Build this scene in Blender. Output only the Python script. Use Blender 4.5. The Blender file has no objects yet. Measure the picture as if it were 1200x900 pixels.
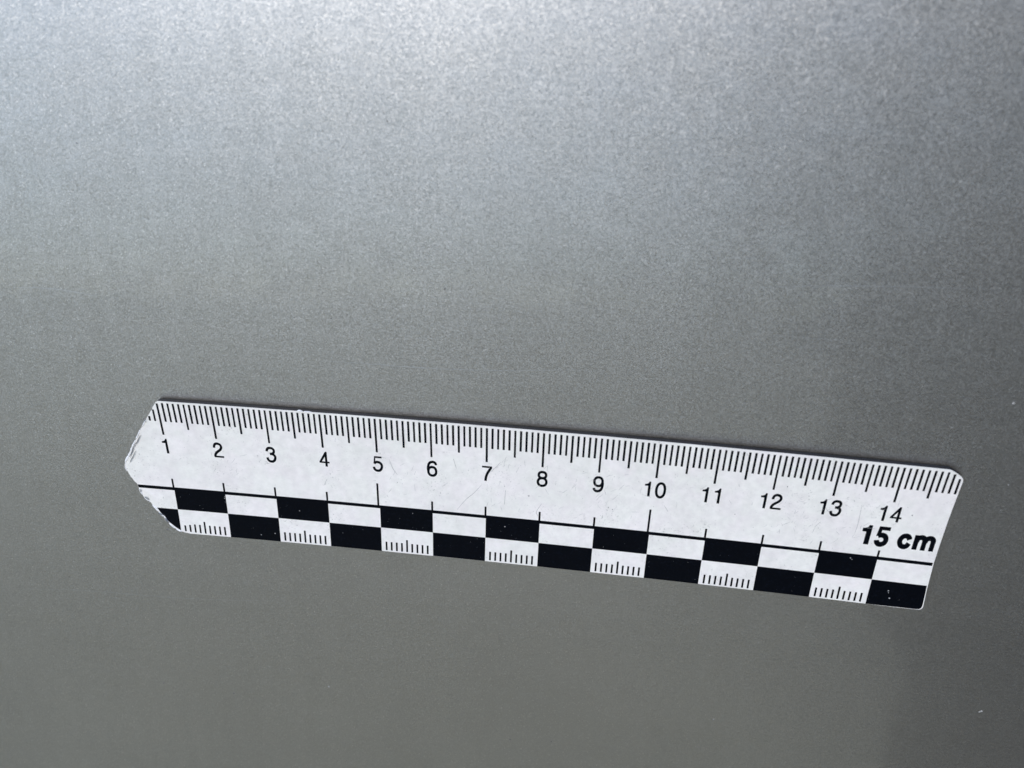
import bpy, bmesh, math, random
from mathutils import Vector, Matrix
from mathutils.geometry import intersect_point_line
random.seed(7)
scene = bpy.context.scene
col = scene.collection
CM = 0.01

# ------------------------------------------------------------------ camera
# ruler frame: x along the ruler (cm), y across it (cm, from the tick edge), z out of the panel
PANEL_TILT = math.radians(25)          # the panel faces slightly upwards
A = (0.4916695219616281, 0.11612025506356881, 0.05789629592194918)
T = Vector((-7.371808658606962, 0.16264286695574026, 15.687820437693624))
F_PX = 1008.51
w = Vector(A)
R = Matrix.Rotation(w.length, 3, w.normalized())
D = Matrix(((1, 0, 0), (0, -1, 0), (0, 0, -1)))
cam_c = -(R.transposed() @ T)
cam_local = Vector((cam_c.x - 8, 1.5 - cam_c.y, -cam_c.z)) * CM
right = D @ Vector(R[0]); down = D @ Vector(R[1]); fwd = D @ Vector(R[2])
N = Vector((0, -math.cos(PANEL_TILT), math.sin(PANEL_TILT)))
X0 = Vector((1, 0, 0)); Y0 = N.cross(X0)
B = Matrix((X0, Y0, N)).transposed()                  # panel basis, before roll
phi = -math.atan2(right.y, right.x)                   # roll that levels the camera
PW = (B @ Matrix.Rotation(phi, 3, 'Z')).to_4x4()      # ruler frame -> world
PB = B.to_4x4()
cam_d = bpy.data.cameras.new('camera'); cam = bpy.data.objects.new('camera', cam_d); col.objects.link(cam)
cm = Matrix((right, -down, -fwd)).transposed().to_4x4()
cm.translation = cam_local
cam.matrix_world = PW @ cm
cam_d.sensor_width = 36; cam_d.lens = F_PX / 1200 * 36
cam_d.clip_start = 0.005; cam_d.clip_end = 500
cam_d.dof.use_dof = True; cam_d.dof.focus_distance = 0.162; cam_d.dof.aperture_fstop = 20
scene.camera = cam

# ------------------------------------------------------------------ world, sun, exposure
SUN_ELEV, SUN_AZ = math.radians(47), math.radians(-19)   # azimuth from -Y towards +X
sun_dir = Vector((math.sin(SUN_AZ) * math.cos(SUN_ELEV), -math.cos(SUN_AZ) * math.cos(SUN_ELEV), math.sin(SUN_ELEV)))
world = bpy.data.worlds.new('World'); scene.world = world; world.use_nodes = True
nt = world.node_tree; bg = nt.nodes['Background']
sky = nt.nodes.new('ShaderNodeTexSky'); sky.sky_type = 'NISHITA'; sky.sun_disc = False
sky.sun_elevation = SUN_ELEV
sky.sun_rotation = math.atan2(sun_dir.x, sun_dir.y)
sky.air_density = 1.0; sky.dust_density = 0.45; sky.ozone_density = 1.0
nt.links.new(sky.outputs[0], bg.inputs[0]); bg.inputs[1].default_value = 0.15
sun_d = bpy.data.lights.new('sun', 'SUN'); sun = bpy.data.objects.new('sun', sun_d); col.objects.link(sun)
sun_d.energy = 1.5; sun_d.angle = math.radians(35); sun_d.color = (1, 0.96, 0.9)
sun.rotation_euler = sun_dir.to_track_quat('Z', 'Y').to_euler()
scene.render.filter_size = 1.2
scene.view_settings.view_transform = 'Standard'; scene.view_settings.look = 'None'
scene.view_settings.gamma = 1; scene.view_settings.exposure = 0.52

# ------------------------------------------------------------------ helpers
def smooth_bend(u, lim, fall):
    """u^2 up to lim, then a slope that dies away"""
    a = abs(u)
    if a <= lim: return u * u
    return lim * lim + 2 * lim * fall * (1 - math.exp(-(a - lim) / fall))
KX, KY = 0.0019184, 0.02
BACK_T, FACE_T = 0.098, 0.014
def bendx(x): return KX * smooth_bend(x - 8, 8.5, 14)
def warp(x, y, h):
    """ruler cm -> ruler frame metres; h is the height above the printed face"""
    return Vector(((x - 8) * CM, (1.5 - y) * CM, (bendx(x) + KY * (y - 1.5) ** 2 + h) * CM))
PANEL_H = -(BACK_T + FACE_T) - 0.004

def mesh_obj(name, bm, mat, parent=None, smooth=False):
    me = bpy.data.meshes.new(name); bm.normal_update(); bm.to_mesh(me); bm.free()
    if mat: me.materials.append(mat)
    if smooth:
        for p in me.polygons: p.use_smooth = True
    o = bpy.data.objects.new(name, me); col.objects.link(o)
    if parent: o.parent = parent
    return o
def tag(o, label=None, cat=None, group=None, kind=None):
    if label: o['label'] = label
    if cat: o['category'] = cat
    if group: o['group'] = group
    if kind: o['kind'] = kind
    return o

def new_mat(name):
    m = bpy.data.materials.new(name); m.use_nodes = True
    return m, m.node_tree, m.node_tree.nodes['Principled BSDF']
def node(nt, typ, **kw):
    n = nt.nodes.new(typ)
    for k, v in kw.items(): setattr(n, k, v)
    return n
def math_n(nt, op, a, b=None, c=None, clamp=False):
    n = node(nt, 'ShaderNodeMath', operation=op, use_clamp=clamp)
    for i, v in enumerate((a, b, c)):
        if v is None: continue
        if hasattr(v, 'links'): nt.links.new(v, n.inputs[i])
        else: n.inputs[i].default_value = v
    return n.outputs[0]
def map_n(nt, v, a, b, c, d):
    n = node(nt, 'ShaderNodeMapRange')
    nt.links.new(v, n.inputs[0])
    for i, q in enumerate((a, b, c, d)): n.inputs[i + 1].default_value = q
    return n.outputs[0]

# ------------------------------------------------------------------ materials
def paint_material():
    m, nt, b = new_mat('silver_metallic_paint')
    L = nt.links
    tc = node(nt, 'ShaderNodeTexCoord').outputs['Object']
    def flakes(scale, amp):
        v = node(nt, 'ShaderNodeTexVoronoi', feature='F1'); v.inputs['Scale'].default_value = scale
        L.new(tc, v.inputs['Vector'])
        s = node(nt, 'ShaderNodeVectorMath', operation='SUBTRACT'); L.new(v.outputs['Color'], s.inputs[0]); s.inputs[1].default_value = (.5, .5, .5)
        k = node(nt, 'ShaderNodeVectorMath', operation='SCALE'); L.new(s.outputs[0], k.inputs[0]); k.inputs['Scale'].default_value = amp
        return k.outputs[0], v.outputs['Color']
    f1, c1 = flakes(6600, 0.125)
    f2, c2 = flakes(4000, 0.055)
    g = node(nt, 'ShaderNodeNewGeometry')
    a1 = node(nt, 'ShaderNodeVectorMath', operation='ADD'); L.new(f1, a1.inputs[0]); L.new(f2, a1.inputs[1])
    a2 = node(nt, 'ShaderNodeVectorMath', operation='ADD'); L.new(a1.outputs[0], a2.inputs[0]); L.new(g.outputs['Normal'], a2.inputs[1])
    nn = node(nt, 'ShaderNodeVectorMath', operation='NORMALIZE'); L.new(a2.outputs[0], nn.inputs[0])
    L.new(nn.outputs[0], b.inputs['Normal'])
    sx = node(nt, 'ShaderNodeSeparateColor'); L.new(c1, sx.inputs[0])
    n1 = node(nt, 'ShaderNodeTexNoise'); n1.inputs['Scale'].default_value = 25; L.new(tc, n1.inputs['Vector'])
    br = math_n(nt, 'ADD', map_n(nt, sx.outputs[2], 0, 1, 0.93, 1.07), map_n(nt, n1.outputs[0], 0.3, 0.7, -0.03, 0.03))
    spark = map_n(nt, sx.outputs[0], 0.965, 1.0, 0, 0.45)
    br = math_n(nt, 'ADD', br, spark)
    mc = node(nt, 'ShaderNodeVectorMath', operation='SCALE'); mc.inputs[0].default_value = (0.432, 0.416, 0.385); L.new(br, mc.inputs['Scale'])
    L.new(mc.outputs[0], b.inputs['Base Color'])
    b.inputs['Metallic'].default_value = 0.92
    # faint wiping marks: roughness varies in long level streaks
    mp = node(nt, 'ShaderNodeMapping'); mp.inputs['Scale'].default_value = (6, 260, 1); mp.inputs['Rotation'].default_value = (0, 0, math.radians(-2)); L.new(tc, mp.inputs['Vector'])
    n2 = node(nt, 'ShaderNodeTexNoise'); n2.inputs['Scale'].default_value = 1.0; n2.inputs['Detail'].default_value = 3; L.new(mp.outputs[0], n2.inputs['Vector'])
    L.new(map_n(nt, n2.outputs[0], 0.3, 0.75, 0.385, 0.405), b.inputs['Roughness'])
    b.inputs['Coat Weight'].default_value = 1.0
    b.inputs['Coat IOR'].default_value = 1.60
    L.new(map_n(nt, n2.outputs[0], 0.3, 0.8, 0.075, 0.09), b.inputs['Coat Roughness'])
    return m
def white_material():
    m, nt, b = new_mat('worn_white_vinyl')
    L = nt.links
    tc = node(nt, 'ShaderNodeTexCoord').outputs['Object']
    def noise(scale, detail, lo, hi, a, c, rough=.6):
        n = node(nt, 'ShaderNodeTexNoise'); n.inputs['Scale'].default_value = scale; n.inputs['Detail'].default_value = detail
        n.inputs['Roughness'].default_value = rough
        L.new(tc, n.inputs['Vector']); return map_n(nt, n.outputs[0], lo, hi, a, c)
    big = noise(90, 5, 0.3, 0.7, 0.93, 1.03)
    mid = noise(700, 4, 0.35, 0.7, 1.02, 0.91)
    # rubbed-in dirt: fine specks that gather in patches
    patch = noise(120, 3, 0.48, 0.72, 0, 1)
    speck = noise(2600, 2, 0.60, 0.74, 0, 1)
    dirt = math_n(nt, 'MULTIPLY', patch, speck, clamp=True)
    s = math_n(nt, 'MULTIPLY', math_n(nt, 'MULTIPLY', big, mid), math_n(nt, 'SUBTRACT', 1.0, math_n(nt, 'MULTIPLY', dirt, 0.65)))
    mc = node(nt, 'ShaderNodeVectorMath', operation='SCALE'); mc.inputs[0].default_value = (0.85, 0.825, 0.79); L.new(s, mc.inputs['Scale'])
    # handling has left faint warm and cool patches
    t1 = noise(160, 3, 0.40, 0.62, 0, 1); mx = node(nt, 'ShaderNodeMix', data_type='RGBA'); L.new(t1, mx.inputs['Factor'])
    mx.inputs['A'].default_value = (0.985, 1.0, 0.985, 1); mx.inputs['B'].default_value = (1.0, 0.985, 1.0, 1)
    mm = node(nt, 'ShaderNodeVectorMath', operation='MULTIPLY'); L.new(mc.outputs[0], mm.inputs[0]); L.new(mx.outputs['Result'], mm.inputs[1])
    L.new(mm.outputs[0], b.inputs['Base Color'])
    b.inputs['Roughness'].default_value = 0.38
    bp = node(nt, 'ShaderNodeBump'); bp.inputs['Strength'].default_value = 0.25; bp.inputs['Distance'].default_value = 0.00004
    n = node(nt, 'ShaderNodeTexNoise'); n.inputs['Scale'].default_value = 1500; n.inputs['Detail'].default_value = 3; L.new(tc, n.inputs['Vector'])
    L.new(n.outputs[0], bp.inputs['Height']); L.new(bp.outputs[0], b.inputs['Normal'])
    return m
def ink_material():
    m, nt, b = new_mat('black_print')
    L = nt.links
    tc = node(nt, 'ShaderNodeTexCoord').outputs['Object']
    n = node(nt, 'ShaderNodeTexNoise'); n.inputs['Scale'].default_value = 2200; n.inputs['Detail'].default_value = 3; L.new(tc, n.inputs['Vector'])
    s = map_n(nt, n.outputs[0], 0.55, 0.85, 0.7, 2.2)
    mc = node(nt, 'ShaderNodeVectorMath', operation='SCALE'); mc.inputs[0].default_value = (0.0022, 0.0032, 0.0058); L.new(s, mc.inputs['Scale'])
    L.new(mc.outputs[0], b.inputs['Base Color'])
    b.inputs['Roughness'].default_value = 0.45; b.inputs['Specular IOR Level'].default_value = 0.06
    return m
def plain(name, c, rough, metal=0, var=0.15, scale=300):
    m, nt, b = new_mat(name)
    tc = node(nt, 'ShaderNodeTexCoord').outputs['Object']
    n = node(nt, 'ShaderNodeTexNoise'); n.inputs['Scale'].default_value = scale; n.inputs['Detail'].default_value = 4; nt.links.new(tc, n.inputs['Vector'])
    s = map_n(nt, n.outputs[0], 0.3, 0.7, 1 - var, 1 + var)
    mc = node(nt, 'ShaderNodeVectorMath', operation='SCALE'); mc.inputs[0].default_value = c; nt.links.new(s, mc.inputs['Scale'])
    nt.links.new(mc.outputs[0], b.inputs['Base Color'])
    b.inputs['Roughness'].default_value = rough; b.inputs['Metallic'].default_value = metal
    return m
M_PAINT = paint_material(); M_WHITE = white_material(); M_INK = ink_material()
M_RUBBER = plain('dark_magnetic_rubber', (0.010, 0.013, 0.020), 0.6, scale=2000)
M_TORN = plain('torn_white_plastic', (0.82, 0.83, 0.85), 0.5, scale=3000)
M_SCUFF = plain('grey_scuff', (0.40, 0.40, 0.40), 0.5, scale=2000)
M_GRIME = plain('dark_grime', (0.16, 0.16, 0.155), 0.7, scale=2000)
M_DUST = plain('pale_dust', (0.36, 0.36, 0.35), 0.8, scale=2000)
M_ASPHALT = plain('asphalt', (0.28, 0.21, 0.135), 0.9, var=0.35, scale=40)

# ------------------------------------------------------------------ ground
bm = bmesh.new()
for v in ((-200, -200), (200, -200), (200, 200), (-200, 200)): bm.verts.new((v[0], v[1], 0))
bm.faces.new(bm.verts)
g = mesh_obj('ground', bm, M_ASPHALT); g.location.z = -0.75; tag(g, kind='structure')

# ------------------------------------------------------------------ unseen dark slab, added so its reflection dims the right of the paint
M_DARK_SLAB = plain('dark_slab_matte', (0.014, 0.015, 0.014), 0.9, var=0.3, scale=6)
def slab(name, prof, y0, y1, mat):
    """an upright slab: outline in x, z pushed from y0 to y1"""
    bm = bmesh.new()
    f = bm.faces.new([bm.verts.new((x, y0, z)) for x, z in prof])
    e = bmesh.ops.extrude_face_region(bm, geom=[f])
    for v in e['geom']:
        if isinstance(v, bmesh.types.BMVert): v.co.y = y1
    bmesh.ops.recalc_face_normals(bm, faces=bm.faces[:])
    bmesh.ops.bevel(bm, geom=bm.edges[:], offset=0.006, segments=2, affect='EDGES')
    return mesh_obj(name, bm, mat)
tag(slab('dark_reflection_slab', [(0.10, -0.76), (0.12, 0.0), (0.40, 0.13), (0.72, 0.40), (0.95, 1.0), (1.2, 1.9), (1.6, 2.3), (6, 2.4), (6, -0.76)], -1.50, -1.65, M_DARK_SLAB), kind='structure')
# unseen pale slab added in front, its stepped outline shaped for the clear-coat reflection
M_PALE_SLAB = plain('cream_slab_matte', (0.90, 0.79, 0.58), 0.9, var=0.15, scale=8)
tag(slab('pale_reflection_slab', [(-4, -0.76), (-4, 0.07), (-0.87, 0.07), (-0.12, 0.074), (0.196, 0.083), (0.207, 0.039), (0.264, 0.028), (0.276, 0.009), (0.270, -0.058), (0.251, -0.093),
    (0.298, -0.225), (0.337, -0.313), (0.367, -0.344), (0.381, -0.389), (0.36, -0.43), (0.36, -0.76)], -1.0, -1.12, M_PALE_SLAB), kind='structure')

# unseen flecks added for reflection, dark ones thinning leftwards, pale ones above the slab:
# the paint darkens gradually to the right and towards the ruler
M_DARK_FLECK = plain('dark_fleck', (0.030, 0.036, 0.024), 0.8, var=0.4, scale=12)
M_PALE_FLECK = plain('pale_fleck', (0.34, 0.34, 0.29), 0.9, var=0.3, scale=12)
tr = random.Random(11)
def scatter_flecks(name, mat, spots):
    vs_, fs = [], []
    for x, y, z, s_ in spots:
        m = Matrix.Rotation(tr.uniform(0, 6.3), 3, 'X') @ Matrix.Rotation(tr.uniform(0, 6.3), 3, 'Z')
        k = len(vs_)
        for v in ((-1.3, 0, 0), (-.3, -.6, .1), (1.3, 0, 0), (-.3, .6, .1)):
            q = m @ Vector(v) * s_; vs_.append((x + q.x, y + q.y, z + q.z))
        fs.append((k, k + 1, k + 2, k + 3))
    me = bpy.data.meshes.new(name); me.from_pydata(vs_, [], fs); me.materials.append(mat)
    o = bpy.data.objects.new(name, me); col.objects.link(o); return tag(o, kind='stuff')
spots = []
for i in range(75000):
    x = tr.uniform(-0.3, 1.5); z = tr.uniform(-0.1, 2.2)
    if tr.random() > min(1, max(0, (x + 0.12 - 0.12 * z) / 0.80)) ** 1.5: continue
    spots.append((x, -1.32 + tr.uniform(-.16, .16), z, tr.uniform(.008, .015)))
scatter_flecks('dark_reflection_flecks', M_DARK_FLECK, spots)
scatter_flecks('pale_reflection_flecks', M_PALE_FLECK, [(tr.uniform(-1.7, 0.5), -1.24 + tr.uniform(-.1, .1), 0.0 + 0.50 * tr.random() ** 2.3, tr.uniform(.006, .010)) for i in range(21000)])  # unseen pale scatter, added to soften the reflected horizon

# ------------------------------------------------------------------ car panel
def panel_h(x, y): return (bendx(x) + PANEL_H) * CM
def grid_axis(lim):
    s, v = [], 0.0
    while v < lim:
        s.append(v); v += 0.8 if v < 14 else 3.0
    s.append(lim)
    return [-q for q in reversed(s[1:])] + s
bm = bmesh.new()
gx, gy = grid_axis(70), grid_axis(36)
vs = {}
for i, a in enumerate(gx):
    for j, c in enumerate(gy):
        # the pressed sheet rolls gently away at its upper and lower ends
        roll = 0.004 * max(0, abs(c) - 14) ** 2 + 0.0012 * max(0, abs(a) - 30) ** 2
        vs[i, j] = bm.verts.new((a * CM, c * CM, (KX * smooth_bend(a, 8.5, 14) + PANEL_H - roll) * CM))
for i in range(len(gx) - 1):
    for j in range(len(gy) - 1):
        bm.faces.new((vs[i, j], vs[i + 1, j], vs[i + 1, j + 1], vs[i, j + 1]))
ext = bmesh.ops.extrude_face_region(bm, geom=list(bm.faces))
for e in ext['geom']:
    if isinstance(e, bmesh.types.BMVert): e.co.z -= 0.0009
bmesh.ops.recalc_face_normals(bm, faces=list(bm.faces))
panel = mesh_obj('car_body_panel', bm, M_PAINT, smooth=True)
panel.matrix_world = PW
tag(panel, 'silver grey metallic painted car body panel filling the whole background behind the scale', 'car panel')

# ------------------------------------------------------------------ ruler
ruler = bpy.data.objects.new('ruler', None); col.objects.link(ruler); ruler.matrix_world = PW
ruler.empty_display_size = 0.02
tag(ruler, 'white 15 cm magnetic ruler with checker band and rough cut left end on silver panel', 'ruler')

TOP = [(14.70, -0.048), (12.0, -0.046), (9.0, -0.044), (6.0, -0.036), (3.0, -0.018), (1.03, -0.004)]
LEFT = [(0.985, 0.02), (0.86, 0.21), (0.725, 0.405), (0.62, 0.575), (0.515, 0.735), (0.42, 0.90), (0.31, 1.085), (0.195, 1.285), (0.125, 1.40),
        (0.103, 1.49), (0.118, 1.60), (0.175, 1.75), (0.256, 1.884), (0.289, 1.982), (0.305, 2.075), (0.345, 2.184),
        (0.40, 2.245), (0.457, 2.285), (0.52, 2.39), (0.575, 2.47), (0.605, 2.545), (0.66, 2.578), (0.70, 2.62), (0.722, 2.70),
        (0.78, 2.765), (0.856, 2.84), (0.91, 2.885), (0.995, 2.932), (1.08, 2.955), (1.18, 2.968)]
RIGHT = [(14.90, 2.960), (14.945, 2.952), (14.978, 2.925), (14.99, 2.88), (14.968, 2.55), (14.942, 1.924), (14.945, 0.983), (14.958, 0.16),
         (14.95, 0.118), (14.915, 0.075), (14.84, 0.02), (14.77, -0.02), (14.735, -0.037)]
rnd = random.Random(3)
left = []
for i in range(len(LEFT) - 1):
    (x0, y0), (x1, y1) = LEFT[i], LEFT[i + 1]
    n = max(1, int(math.hypot(x1 - x0, y1 - y0) / 0.035))
    for k in range(n):
        t = k / n; j = 0.012 if 11 < i else 0.007
        left.append((x0 + (x1 - x0) * t + rnd.uniform(-j, j), y0 + (y1 - y0) * t + rnd.uniform(-j, j) * .6))
left.append(LEFT[-1])
bottom = [(x / 2, 2.968 - 0.010 * math.sin((x / 2 - 1.2) / 13.7 * math.pi) + rnd.uniform(-0.0015, 0.0015)) for x in range(4, 30)]
top = []
for i in range(len(TOP) - 1):
    (x0, y0), (x1, y1) = TOP[i], TOP[i + 1]
    for k in range(12): top.append((x0 + (x1 - x0) * k / 12, y0 + (y1 - y0) * k / 12 + rnd.uniform(-.0012, .0012)))
top.append(TOP[-1])
OUT = top + left + bottom + RIGHT                      # runs right to left, down, left to right, up

def inset(loop, d):
    n = len(loop); out = []
    for i in range(n):
        a, c = Vector(loop[i - 1]), Vector(loop[(i + 1) % n])
        t = (c - a).normalized(); nrm = Vector((-t.y, t.x)) # candidate
        out.append((loop[i][0] + nrm.x * d, loop[i][1] + nrm.y * d))
    return out
def area(l): return sum(l[i - 1][0] * l[i][1] - l[i][0] * l[i - 1][1] for i in range(len(l)))
SGN = 1 if abs(area(inset(OUT, 0.01))) < abs(area(OUT)) else -1
def sheet(name, loop, h_top, thick, mat, parent, bev=0.003):
    """a thin warped sheet cut to an outline, with a softened upper edge"""
    bm = bmesh.new()
    ins = inset(loop, SGN * bev)
    vt = [bm.verts.new((x, y, h_top)) for x, y in ins]
    f = bm.faces.new(vt)
    v2 = [bm.verts.new((x, y, h_top - bev)) for x, y in loop]
    v3 = [bm.verts.new((x, y, h_top - thick)) for x, y in loop]
    n = len(loop)
    for i in range(n):
        j = (i + 1) % n
        bm.faces.new((vt[i], vt[j], v2[j], v2[i])); bm.faces.new((v2[i], v2[j], v3[j], v3[i]))
    bm.faces.new(list(reversed(v3)))
    for k in range(1, 30):
        bmesh.ops.bisect_plane(bm, geom=bm.verts[:] + bm.edges[:] + bm.faces[:], plane_co=(k / 2 + .013, 0, 0), plane_no=(1, 0, 0), dist=1e-6)
    for k in range(1, 8):
        bmesh.ops.bisect_plane(bm, geom=bm.verts[:] + bm.edges[:] + bm.faces[:], plane_co=(0, k * .37 + .007, 0), plane_no=(0, 1, 0), dist=1e-6)
    bmesh.ops.triangulate(bm, faces=[f for f in bm.faces if len(f.verts) > 4])
    for v in bm.verts: v.co = warp(v.co.x, v.co.y, v.co.z)
    bmesh.ops.recalc_face_normals(bm, faces=bm.faces[:])
    return mesh_obj(name, bm, mat, parent)
sheet('backing', inset(OUT, SGN * 0.006), -FACE_T - 0.0005, BACK_T, M_RUBBER, ruler, 0.002)
sheet('face', OUT, 0.0, FACE_T, M_WHITE, ruler, 0.004)

PRINT_H = 0.0015
def flat(bm, pts, h=PRINT_H, step=0.3):
    """a flat printed polygon in ruler cm, cut so that it follows the bend"""
    b2 = bmesh.new()
    b2.faces.new([b2.verts.new((x, y, h)) for x, y in pts])
    xs = [p[0] for p in pts]; ys = [p[1] for p in pts]
    k = math.floor(min(xs) / step) + 1
    while k * step < max(xs):
        bmesh.ops.bisect_plane(b2, geom=b2.verts[:] + b2.edges[:] + b2.faces[:], plane_co=(k * step, 0, 0), plane_no=(1, 0, 0)); k += 1
    k = math.floor(min(ys) / .25) + 1
    while k * .25 < max(ys):
        bmesh.ops.bisect_plane(b2, geom=b2.verts[:] + b2.edges[:] + b2.faces[:], plane_co=(0, k * .25, 0), plane_no=(0, 1, 0)); k += 1
    bmesh.ops.triangulate(b2, faces=[f for f in b2.faces if len(f.verts) > 4])
    mp = {}
    for v in b2.verts: mp[v] = bm.verts.new(warp(v.co.x, v.co.y, v.co.z))
    for f in b2.faces:
        nf = bm.faces.new([mp[v] for v in f.verts]); nf.normal_update()
        if nf.normal.z < 0: nf.normal_flip()
    b2.free()

def seg_hit(px, y):
    """left cut edge x at height y"""
    best = -1
    for i in range(len(LEFT) - 1):
        (x0, y0), (x1, y1) = LEFT[i], LEFT[i + 1]
        if min(y0, y1) <= y <= max(y0, y1) and y1 != y0:
            best = max(best, x0 + (x1 - x0) * (y - y0) / (y1 - y0))
    return best

# upper graduation: a tick each millimetre, longer at 5 and 10
TICK_W = 0.039
def edge_y(x): return -0.044 + 0.040 * max(0, (6 - x) / 6) ** 1.6
for k in range(8, 150):
    x = k / 10
    L = 0.725 if k % 10 == 0 else 0.575 if k % 5 == 0 else 0.432
    y0 = edge_y(x) + 0.045
    if x < 1.0: y0 = 0.02 + (1.0 - x) * 1.5 + 0.012
    if k == 10: y0 = 0.045
    if k == 149: y0 = 0.115
    if k == 148: y0 = 0.032
    wd = TICK_W * (1 if k % 3 else 0.92) / 2
    bm = bmesh.new(); flat(bm, [(x - wd, y0), (x + wd, y0), (x + wd, L), (x - wd, L)])
    mesh_obj('tick_mark', bm, M_INK, ruler)

# lower band: line, cm marks above it, checker squares, mm marks along the bottom
R0, R1, R2 = 1.905, 2.413, 2.966
bm = bmesh.new()
flat(bm, [(0.277, R0), (14.925, R0), (14.925, R0 + 0.070), (0.292, R0 + 0.070)])
mesh_obj('band_line', bm, M_INK, ruler)
for n in range(1, 15):
    L = 0.49 if n % 5 == 0 else 0.135 if n == 14 else 0.195
    xo = n - (0.03 if n % 5 == 0 else 0.008)
    bm = bmesh.new(); flat(bm, [(xo - .018, R0 - L), (xo + .018, R0 - L), (xo + .018, R0 + .004), (xo - .018, R0 + .004)], PRINT_H + .0004)
    mesh_obj('centimetre_mark', bm, M_INK, ruler)
def bot_y(x): return 2.9665 - 0.010 * math.sin(max(0, min(1, (x - 1.2) / 13.7)) * math.pi) - 0.004
for n in range(0, 15):
    if n % 2 == 1:
        pts = [(n, R0 + .06), (n + 1, R0 + .06), (n + 1, R1), (n, R1)]
    elif n == 0:
        pts = [(1.0, R1), (0.585, R1)] + [(0.63, 2.50), (0.665, 2.555), (0.715, 2.60), (0.75, 2.68), (0.80, 2.745), (0.87, 2.81), (0.93, 2.86), (1.0, 2.905)]
    elif n == 14:
        pts = [(14, R1), (14.942, R1), (14.952, 2.55), (14.966, 2.80), (14.966, 2.88), (14.952, 2.92), (14.925, 2.94), (14.88, 2.948), (14, bot_y(14))]
    else:
        pts = [(n, R1), (n + 1, R1), (n + 1, bot_y(n + 1)), (n + .5, bot_y(n + .5)), (n, bot_y(n))]
    bm = bmesh.new(); flat(bm, pts, PRINT_H + .0008)
    mesh_obj('black_square', bm, M_INK, ruler)
for n in range(1, 14, 2):
    for k in range(1, 10):
        x = n + k / 10 - 0.004
        L = 0.305 if k == 5 else 0.225
        yb = bot_y(x) - (0.028 if n > 1 else 0.03 + 0.012 * max(0, 4 - k) * .5)
        if n == 1 and k < 3: L -= .02 * (3 - k)
        wd = .0175
        bm = bmesh.new(); flat(bm, [(x - wd, bot_y(x) - L), (x + wd, bot_y(x) - L), (x + wd, yb), (x - wd, yb)])
        mesh_obj('millimetre_mark', bm, M_INK, ruler)

# ---- numerals: grotesque shapes drawn as strokes, em units, y up
def catmull(p, n=6):
    if len(p) < 3: return p
    q = [p[0]] + list(p) + [p[-1]]; out = []
    for i in range(1, len(q) - 2):
        a, b_, c, d = (Vector(v) for v in q[i - 1:i + 3])
        for k in range(n):
            t = k / n
            out.append(tuple(0.5 * ((2 * b_) + (c - a) * t + (2 * a - 5 * b_ + 4 * c - d) * t * t + (3 * b_ - a - 3 * c + d) * t ** 3)))
    out.append(tuple(p[-1])); return out
def ell(cx, cy, rx, ry, n=36, e=2.25):
    out = []
    for k in range(n + 1):
        t = 2 * math.pi * k / n; c, s = math.cos(t), math.sin(t)
        out.append((cx + rx * math.copysign(abs(c) ** (2 / e), c), cy + ry * math.copysign(abs(s) ** (2 / e), s)))
    return out
W = 0.119
six = [('e', (0.283, 0.222, 0.188, 0.203)), ('s', [(0.468, 0.53), (0.445, 0.61), (0.375, 0.665), (0.285, 0.67), (0.18, 0.63), (0.115, 0.54), (0.088, 0.43), (0.082, 0.32), (0.094, 0.225)])]
def flip9(it):
    if it[0] == 'e': cx, cy, rx, ry = it[1]; return ('e', (0.556 - cx, 0.69 - cy, rx, ry))
    return ('s', [(0.556 - x, 0.69 - y) for x, y in it[1]])
G = {
 '0': [('e', (0.278, 0.345, 0.192, 0.325))],
 '1': [('p', [(.25, 0), (.368, 0), (.368, .709), (.288, .709), (.272, .655), (.222, .61), (.16, .588), (.096, .58), (.096, .498), (.25, .498)])],
 '2': [('s', [(.082, .46), (.088, .54), (.135, .63), (.21, .667), (.29, .668), (.38, .635), (.43, .565), (.43, .49), (.40, .425), (.335, .36), (.235, .29), (.135, .205), (.085, .12), (.070, .045)]),
       ('p', [(.028, 0), (.507, 0), (.507, .084), (.028, .084)])],
 '3': [('s', [(.082, .495), (.095, .58), (.16, .65), (.26, .671), (.365, .65), (.425, .585), (.428, .50), (.375, .42), (.30, .39), (.215, .386)]),
       ('s', [(.30, .388), (.39, .36), (.455, .29), (.462, .20), (.42, .10), (.345, .035), (.26, .021), (.165, .04), (.095, .11), (.074, .205)])],
 '4': [('p', [(.31, 0), (.422, 0), (.422, .709), (.335, .709), (.31, .60)]),
       ('p', [(.028, .164), (.523, .164), (.523, .241), (.028, .241)]),
       ('p', [(.022, .22), (.135, .22), (.41, .61), (.41, .709), (.335, .709)])],
 '5': [('p', [(.112, .625), (.472, .625), (.472, .709), (.125, .709)]),
       ('p', [(.112, .709), (.185, .709), (.143, .40), (.062, .335)]),
       ('s', [(.100, .352), (.16, .413), (.25, .437), (.36, .415), (.44, .345), (.464, .235), (.43, .12), (.35, .04), (.25, .021), (.155, .045), (.095, .11), (.074, .195)])],
 '6': six,
 '7': [('p', [(.045, .625), (.520, .625), (.520, .709), (.045, .709)]), ('s', [(.478, .655), (.39, .52), (.30, .36), (.24, .19), (.213, .0)])],
 '8': [('e', (.278, .525, .172, .144)), ('e', (.278, .2, .2, .179))],
 '9': [flip9(i) for i in six],
}
WB = 0.185
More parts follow.
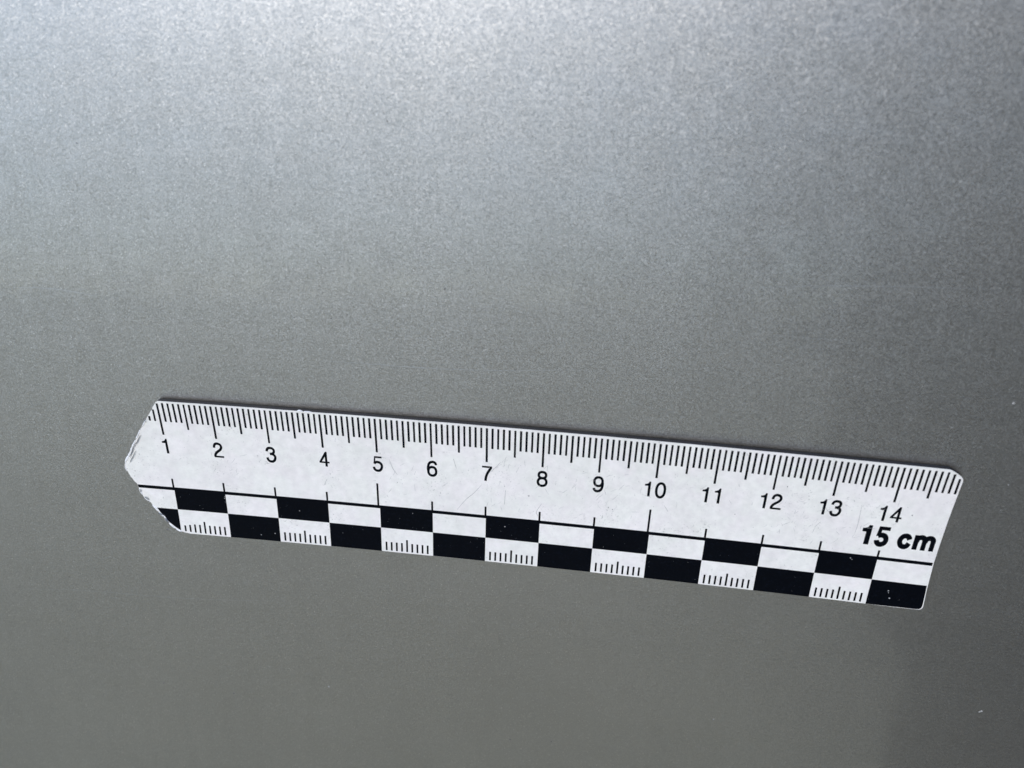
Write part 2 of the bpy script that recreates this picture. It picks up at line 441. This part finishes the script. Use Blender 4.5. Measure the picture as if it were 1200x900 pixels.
GB = {
 '1': (.556, [('p', [(.205, 0), (.395, 0), (.395, .709), (.262, .709), (.25, .655), (.19, .61), (.12, .595), (.055, .59), (.055, .46), (.205, .46)])]),
 '5': (.556, [('p', [(.10, .575), (.50, .575), (.50, .709), (.12, .709)]),
              ('p', [(.085, .709), (.225, .709), (.20, .44), (.155, .37), (.045, .335)]),
              ('s', [(.110, .355), (.17, .385), (.27, .395), (.375, .355), (.432, .245), (.40, .125), (.30, .062), (.19, .068), (.115, .135), (.098, .20)])]),
 ' ': (.27, []),
 'c': (.556, [('s', [(.452, .335), (.40, .425), (.29, .462), (.17, .41), (.112, .265), (.17, .115), (.29, .066), (.40, .10), (.456, .205)])]),
 'm': (.87, [('p', [(.05, 0), (.23, 0), (.23, .535), (.05, .535)]),
             ('p', [(.355, 0), (.53, 0), (.53, .33), (.355, .33)]), ('p', [(.66, 0), (.835, 0), (.835, .33), (.66, .33)]),
             ('s', [(.155, .30), (.185, .41), (.27, .462), (.37, .455), (.432, .40), (.4425, .30)]),
             ('s', [(.46, .30), (.49, .41), (.575, .462), (.675, .455), (.737, .40), (.7475, .30)])]),
}
def glyph(items, ox, sx, oy, sy, wd, name='numeral'):
    bm = bmesh.new(); h = PRINT_H
    tr = lambda p: (ox + p[0] * sx, oy - p[1] * sy)
    for kind, data in items:
        h += 0.0005
        if kind == 'p': flat(bm, [tr(p) for p in data], h); continue
        closed = kind == 'e'
        c = ell(*data) if closed else catmull(data)
        rows = []
        for i, p in enumerate(c):
            if closed: a, d = Vector(c[(i - 1) % (len(c) - 1)]), Vector(c[(i + 1) % (len(c) - 1)])
            else: a, d = Vector(c[max(0, i - 1)]), Vector(c[min(len(c) - 1, i + 1)])
            t = (d - a).normalized(); n = Vector((-t.y, t.x)) * wd / 2
            rows.append([bm.verts.new(warp(*tr(Vector(p) + n), h)), bm.verts.new(warp(*tr(Vector(p) - n), h))])
        for i in range(len(rows) - 1):
            f = bm.faces.new((rows[i][0], rows[i + 1][0], rows[i + 1][1], rows[i][1])); f.normal_update()
            if f.normal.z < 0: f.normal_flip()
    return mesh_obj(name, bm, M_INK, ruler)
EX, EY, BASE = 0.382, 0.460, 1.138
for n in range(1, 15):
    s = str(n); adv = 0.556 * EX
    x0 = n + 0.006 - adv * len(s) / 2 + (0.0 if n < 10 else -0.012)
    for i, ch in enumerate(s):
        o = glyph(G[ch], x0 + i * adv, EX, BASE, EY, W)
x = 13.598; EX2, EY2, BASE2 = 0.455, 0.590, 1.672
for ch in '15 cm':
    adv, items = GB[ch]
    if items: glyph(items, x, EX2, BASE2, EY2, WB, 'bold_numeral' if ch in '15' else 'bold_letter')
    x += adv * EX2

# ---- wear: hairline scuffs, grime grains and chips on the face
def hair(bm, pts, wd, h):
    c = catmull(pts, 4); rows = []
    for i, p in enumerate(c):
        t = (Vector(c[min(len(c) - 1, i + 1)]) - Vector(c[max(0, i - 1)])).normalized()
        ww = wd * (0.35 + 0.65 * math.sin(math.pi * (i + .5) / len(c)))
        n = Vector((-t.y, t.x)) * ww / 2
        rows.append([bm.verts.new(warp(p[0] + n.x, p[1] + n.y, h)), bm.verts.new(warp(p[0] - n.x, p[1] - n.y, h))])
    for i in range(len(rows) - 1):
        f = bm.faces.new((rows[i][0], rows[i + 1][0], rows[i + 1][1], rows[i][1])); f.normal_update()
        if f.normal.z < 0: f.normal_flip()
def inside(x, y): return y > 0.5 and y < 1.88 and x > seg_hit(0, y) + 0.1
bm = bmesh.new()
for pts in ([(6.92, 1.22), (6.78, 1.42), (6.62, 1.60), (6.46, 1.84)], [(4.02, 1.42), (3.96, 1.55)], [(7.35, 1.30), (7.34, 1.62)], [(7.05, .95), (7.18, .80), (7.25, .70)],
            [(8.02, 1.52), (7.93, 1.72), (7.98, 1.82)], [(13.50, .85), (13.52, 1.25), (13.51, 1.45)], [(5.22, .85), (5.28, 1.05), (5.36, 1.18)], [(6.4, .72), (6.45, .92)],
            [(10.2, 1.3), (10.28, 1.42)], [(12.82, 1.42), (12.9, 1.30)]):
    hair(bm, pts, 0.008, PRINT_H + .003)
for i in range(150):
    cx = rnd.choice((2.2, 5.4, 7.5, 7.8, 8.4, 9.0, 9.3, 10.5, 12.4, 12.9, 13.3)) + rnd.gauss(0, 0.45); cy = rnd.uniform(.7, 1.8)
    if not (inside(cx, cy) and cx < 14.7): continue
    a = rnd.gauss(-1.1, .7); l = rnd.uniform(.03, .16)
    hair(bm, [(cx, cy), (cx + math.cos(a) * l * .5 + rnd.uniform(-.01, .01), cy + math.sin(a) * l * .5), (cx + math.cos(a) * l, cy + math.sin(a) * l)], rnd.uniform(.003, .006), PRINT_H + .003)
o = mesh_obj('scuff_marks', bm, M_SCUFF, ruler); tag(o, kind='stuff')
def grain(bm, x, y, r, h):
    n = 6; a0 = rnd.random() * 6
    vs = [bm.verts.new(warp(x + r * rnd.uniform(.7, 1.2) * math.cos(a0 + 2 * math.pi * k / n), y + r * rnd.uniform(.7, 1.2) * math.sin(a0 + 2 * math.pi * k / n), h)) for k in range(n)]
    t = bm.verts.new(warp(x, y, h + r * .5))
    for k in range(n):
        f = bm.faces.new((vs[k], vs[(k + 1) % n], t)); f.normal_update()
        if f.normal.z < 0: f.normal_flip()
bm = bmesh.new()
for x, y, r in ((14.35, .955, .013), (12.22, .63, .011), (7.78, 1.38, .014), (11.44, 1.33, .009), (6.15, 1.50, .010), (5.35, 1.35, .008), (2.15, 1.2, .007), (14.24, .80, .006), (9.3, 1.5, .012), (9.22, 1.46, .01)):
    grain(bm, x, y, r, PRINT_H)
for i in range(170):
    cx = rnd.choice((2.0, 5.3, 7.6, 8.4, 9.2, 10.4, 12.3, 12.8, 13.2)) + rnd.gauss(0, .5); cy = rnd.uniform(.6, 1.86)
    if inside(cx, cy) and cx < 14.7: grain(bm, cx, cy, rnd.uniform(.003, .006), PRINT_H)
o = mesh_obj('grime_grains', bm, M_GRIME, ruler); tag(o, kind='stuff')
bm = bmesh.new()
for x, y, r in ((3.43, 2.20, .012), (2.62, 2.84, .010), (2.9, 2.78, .013), (7.36, 2.12, .011), (5.62, 2.02, .008), (13.55, 2.0, .013), (13.58, 2.03, .010), (14.33, 2.62, .013), (14.38, 2.78, .015), (14.34, 2.66, .009),
                (1.985, 2.02, .010), (1.975, 2.06, .012), (1.98, 2.15, .007), (9.2, 2.35, .006), (4.25, 2.62, .006)):
    grain(bm, x, y, r, PRINT_H + .001)
for i in range(60):
    n = rnd.randrange(1, 15); cx = n + rnd.random(); cy = rnd.uniform(R0 + .08, R1 - .03) if n % 2 else rnd.uniform(R1 + .03, R2 - .06)
    if cx < 14.9: grain(bm, cx, cy, rnd.uniform(.002, .0045), PRINT_H + .001)
o = mesh_obj('dust_grains', bm, M_SCUFF, ruler); tag(o, kind='stuff')

# ---- frayed white slivers along the cut left end and the top edge
def sliver(pts, wd, h=0.002, thick=0.022):
    c = catmull(pts, 4); bm = bmesh.new(); rows = []
    for i, p in enumerate(c):
        t = (Vector(c[min(len(c) - 1, i + 1)]) - Vector(c[max(0, i - 1)])).normalized()
        ww = wd * (0.3 + 0.7 * math.sin(math.pi * (i + .5) / len(c))) * rnd.uniform(.75, 1.2)
        n = Vector((-t.y, t.x)) * ww / 2
        hh = h + thick * math.sin(math.pi * (i + .5) / len(c))
        rows.append([bm.verts.new(warp(p[0] + n.x, p[1] + n.y, -.006)), bm.verts.new(warp(p[0], p[1], hh)), bm.verts.new(warp(p[0] - n.x, p[1] - n.y, -.006))])
    for i in range(len(rows) - 1):
        for k in (0, 1):
            f = bm.faces.new((rows[i][k], rows[i + 1][k], rows[i + 1][k + 1], rows[i][k + 1])); f.normal_update()
            if f.normal.z < 0: f.normal_flip()
    return mesh_obj('frayed_sliver', bm, M_TORN, ruler, smooth=True)
for pts, wd in (([(.56, .66), (.50, .78), (.44, .87)], .035), ([(.43, .89), (.35, 1.03), (.27, 1.17)], .04), ([(.30, 1.12), (.22, 1.27), (.15, 1.38), (.125, 1.46)], .045),
                ([(.40, 1.02), (.32, 1.16), (.235, 1.32)], .022), ([(.11, 1.46), (.112, 1.54), (.13, 1.62)], .03),
                ([(.71, .43), (.66, .52), (.60, .60)], .026), ([(.30, 1.99), (.315, 2.06), (.345, 2.15)], .05), ([(.36, 2.19), (.42, 2.24), (.47, 2.29)], .038),
                ([(.50, 2.36), (.55, 2.42), (.59, 2.50)], .045), ([(.60, 2.53), (.655, 2.575), (.70, 2.61)], .045), ([(.70, 2.61), (.725, 2.68), (.76, 2.73)], .045),
                ([(.77, 2.75), (.84, 2.82), (.90, 2.87)], .03), ([(.90, 2.875), (.96, 2.91), (1.02, 2.925)], .028),
                ([(3.60, -.028), (3.65, -.045), (3.71, -.026)], .02), ([(3.73, -.03), (3.80, -.034), (3.87, -.026)], .012)):
    sliver(pts, wd)
bm = bmesh.new()
for pts, wd in (([(.73, .47), (.695, .385), (.745, .40)], .016), ([(.56, .76), (.50, .86), (.46, .93), (.43, .97)], .016), ([(.44, .93), (.37, 1.05), (.31, 1.17), (.25, 1.27)], .015), ([(.40, 1.12), (.33, 1.24), (.255, 1.36), (.24, 1.40)], .013), ([(.38, 2.165), (.42, 2.195), (.46, 2.235)], .024), ([(.31, 2.0), (.335, 2.03), (.325, 2.06)], .016), ([(.60, 2.50), (.63, 2.54), (.68, 2.565)], .018), ([(.72, 2.63), (.745, 2.69), (.79, 2.74)], .018)):
    hair(bm, pts, wd, .026)
o = mesh_obj('crack_lines', bm, M_GRIME, ruler); tag(o, kind='stuff')

# ------------------------------------------------------------------ grains and chips on the paint
def on_panel(x, y, h): return Vector(((x - 8) * CM, (1.5 - y) * CM, (bendx(x) + PANEL_H + h) * CM))
def bump(bm, x, y, r, hgt):
    n = 7; a0 = rnd.random() * 6
    vs = [bm.verts.new(on_panel(x + r * rnd.uniform(.6, 1.2) * math.cos(a0 + 2 * math.pi * k / n), y + r * rnd.uniform(.6, 1.2) * math.sin(a0 + 2 * math.pi * k / n), 0.0008)) for k in range(n)]
    t = bm.verts.new(on_panel(x, y, hgt))
    for k in range(n):
        f = bm.faces.new((vs[k], vs[(k + 1) % n], t)); f.normal_update()
        if f.normal.z < 0: f.normal_flip()
SCRATCHES = [([(4.076, -0.983), (4.94, -0.992), (5.971, -1.001), (7.133, -1.06), (8.69, -1.214)], 0.016), ([(-1.297, -1.984), (-0.836, -2.002), (-0.358, -1.988), (0.19, -1.914)], 0.016), ([(11.018, -2.865), (12.226, -3.006), (13.409, -3.087), (14.678, -3.151)], 0.014), ([(-3.169, 4.999), (-1.468, 4.857), (0.184, 4.843), (1.639, 4.765), (2.899, 4.622)], 0.014), ([(11.728, -2.123), (12.18, -2.106), (12.684, -2.127)], 0.01)]
DARK = [(0.63, 3.04, .030), (5.4, -5.1, .016), (0.42, -4.52, .016), (6.25, -2.48, .018), (4.3, -1.8, .015), (-0.2, 7.4, .022), (1.4, 7.52, .022), (8.5, 7.9, .02), (7.6, 8.0, .02)]
PALE = [(15.38, -1.29, .024), (16.71, 5.38, .024), (16.68, 5.41, .020), (3.6, 7.0, .02), (11.8, 6.6, .02), (0.1, -5.2, .016), (14.6, -.75, .012)]
#@DUST
bm = bmesh.new()
for x, y, r in DARK: bump(bm, x, y, r, .006)
for i in range(70): bump(bm, rnd.uniform(-5, 20), rnd.uniform(-7, 10), rnd.uniform(.006, .012), .003)
o = mesh_obj('dark_grit', bm, M_GRIME, panel); tag(o, kind='stuff')
bm = bmesh.new()
for x, y, r in PALE: bump(bm, x, y, r, .008)
for i in range(90): bump(bm, rnd.uniform(-5, 20), rnd.uniform(-7, 10), rnd.uniform(.006, .013), .003)
o = mesh_obj('pale_dust', bm, M_DUST, panel); tag(o, kind='stuff')
# hairline wiping scratches in the clear coat
def scratch(pts, wd):
    bm = bmesh.new(); c = catmull(pts, 8); rows = []
    for i, p in enumerate(c):
        t = (Vector(c[min(len(c) - 1, i + 1)]) - Vector(c[max(0, i - 1)])).normalized()
        n = Vector((-t.y, t.x)) * wd * (0.3 + 0.7 * math.sin(math.pi * (i + .5) / len(c))) / 2
        rows.append([bm.verts.new(on_panel(p[0] + n.x, p[1] + n.y, 0.0006)), bm.verts.new(on_panel(p[0] - n.x, p[1] - n.y, 0.0006))])
    for i in range(len(rows) - 1):
        f = bm.faces.new((rows[i][0], rows[i + 1][0], rows[i + 1][1], rows[i][1])); f.normal_update()
        if f.normal.z < 0: f.normal_flip()
    return mesh_obj('hairline_scratch', bm, M_SCRATCH, panel)
M_SCRATCH = plain('bared_clear_coat', (0.46, 0.46, 0.45), 0.42, metal=0.9, var=0.12, scale=900)
for pts, wd in SCRATCHES: scratch(pts, wd)
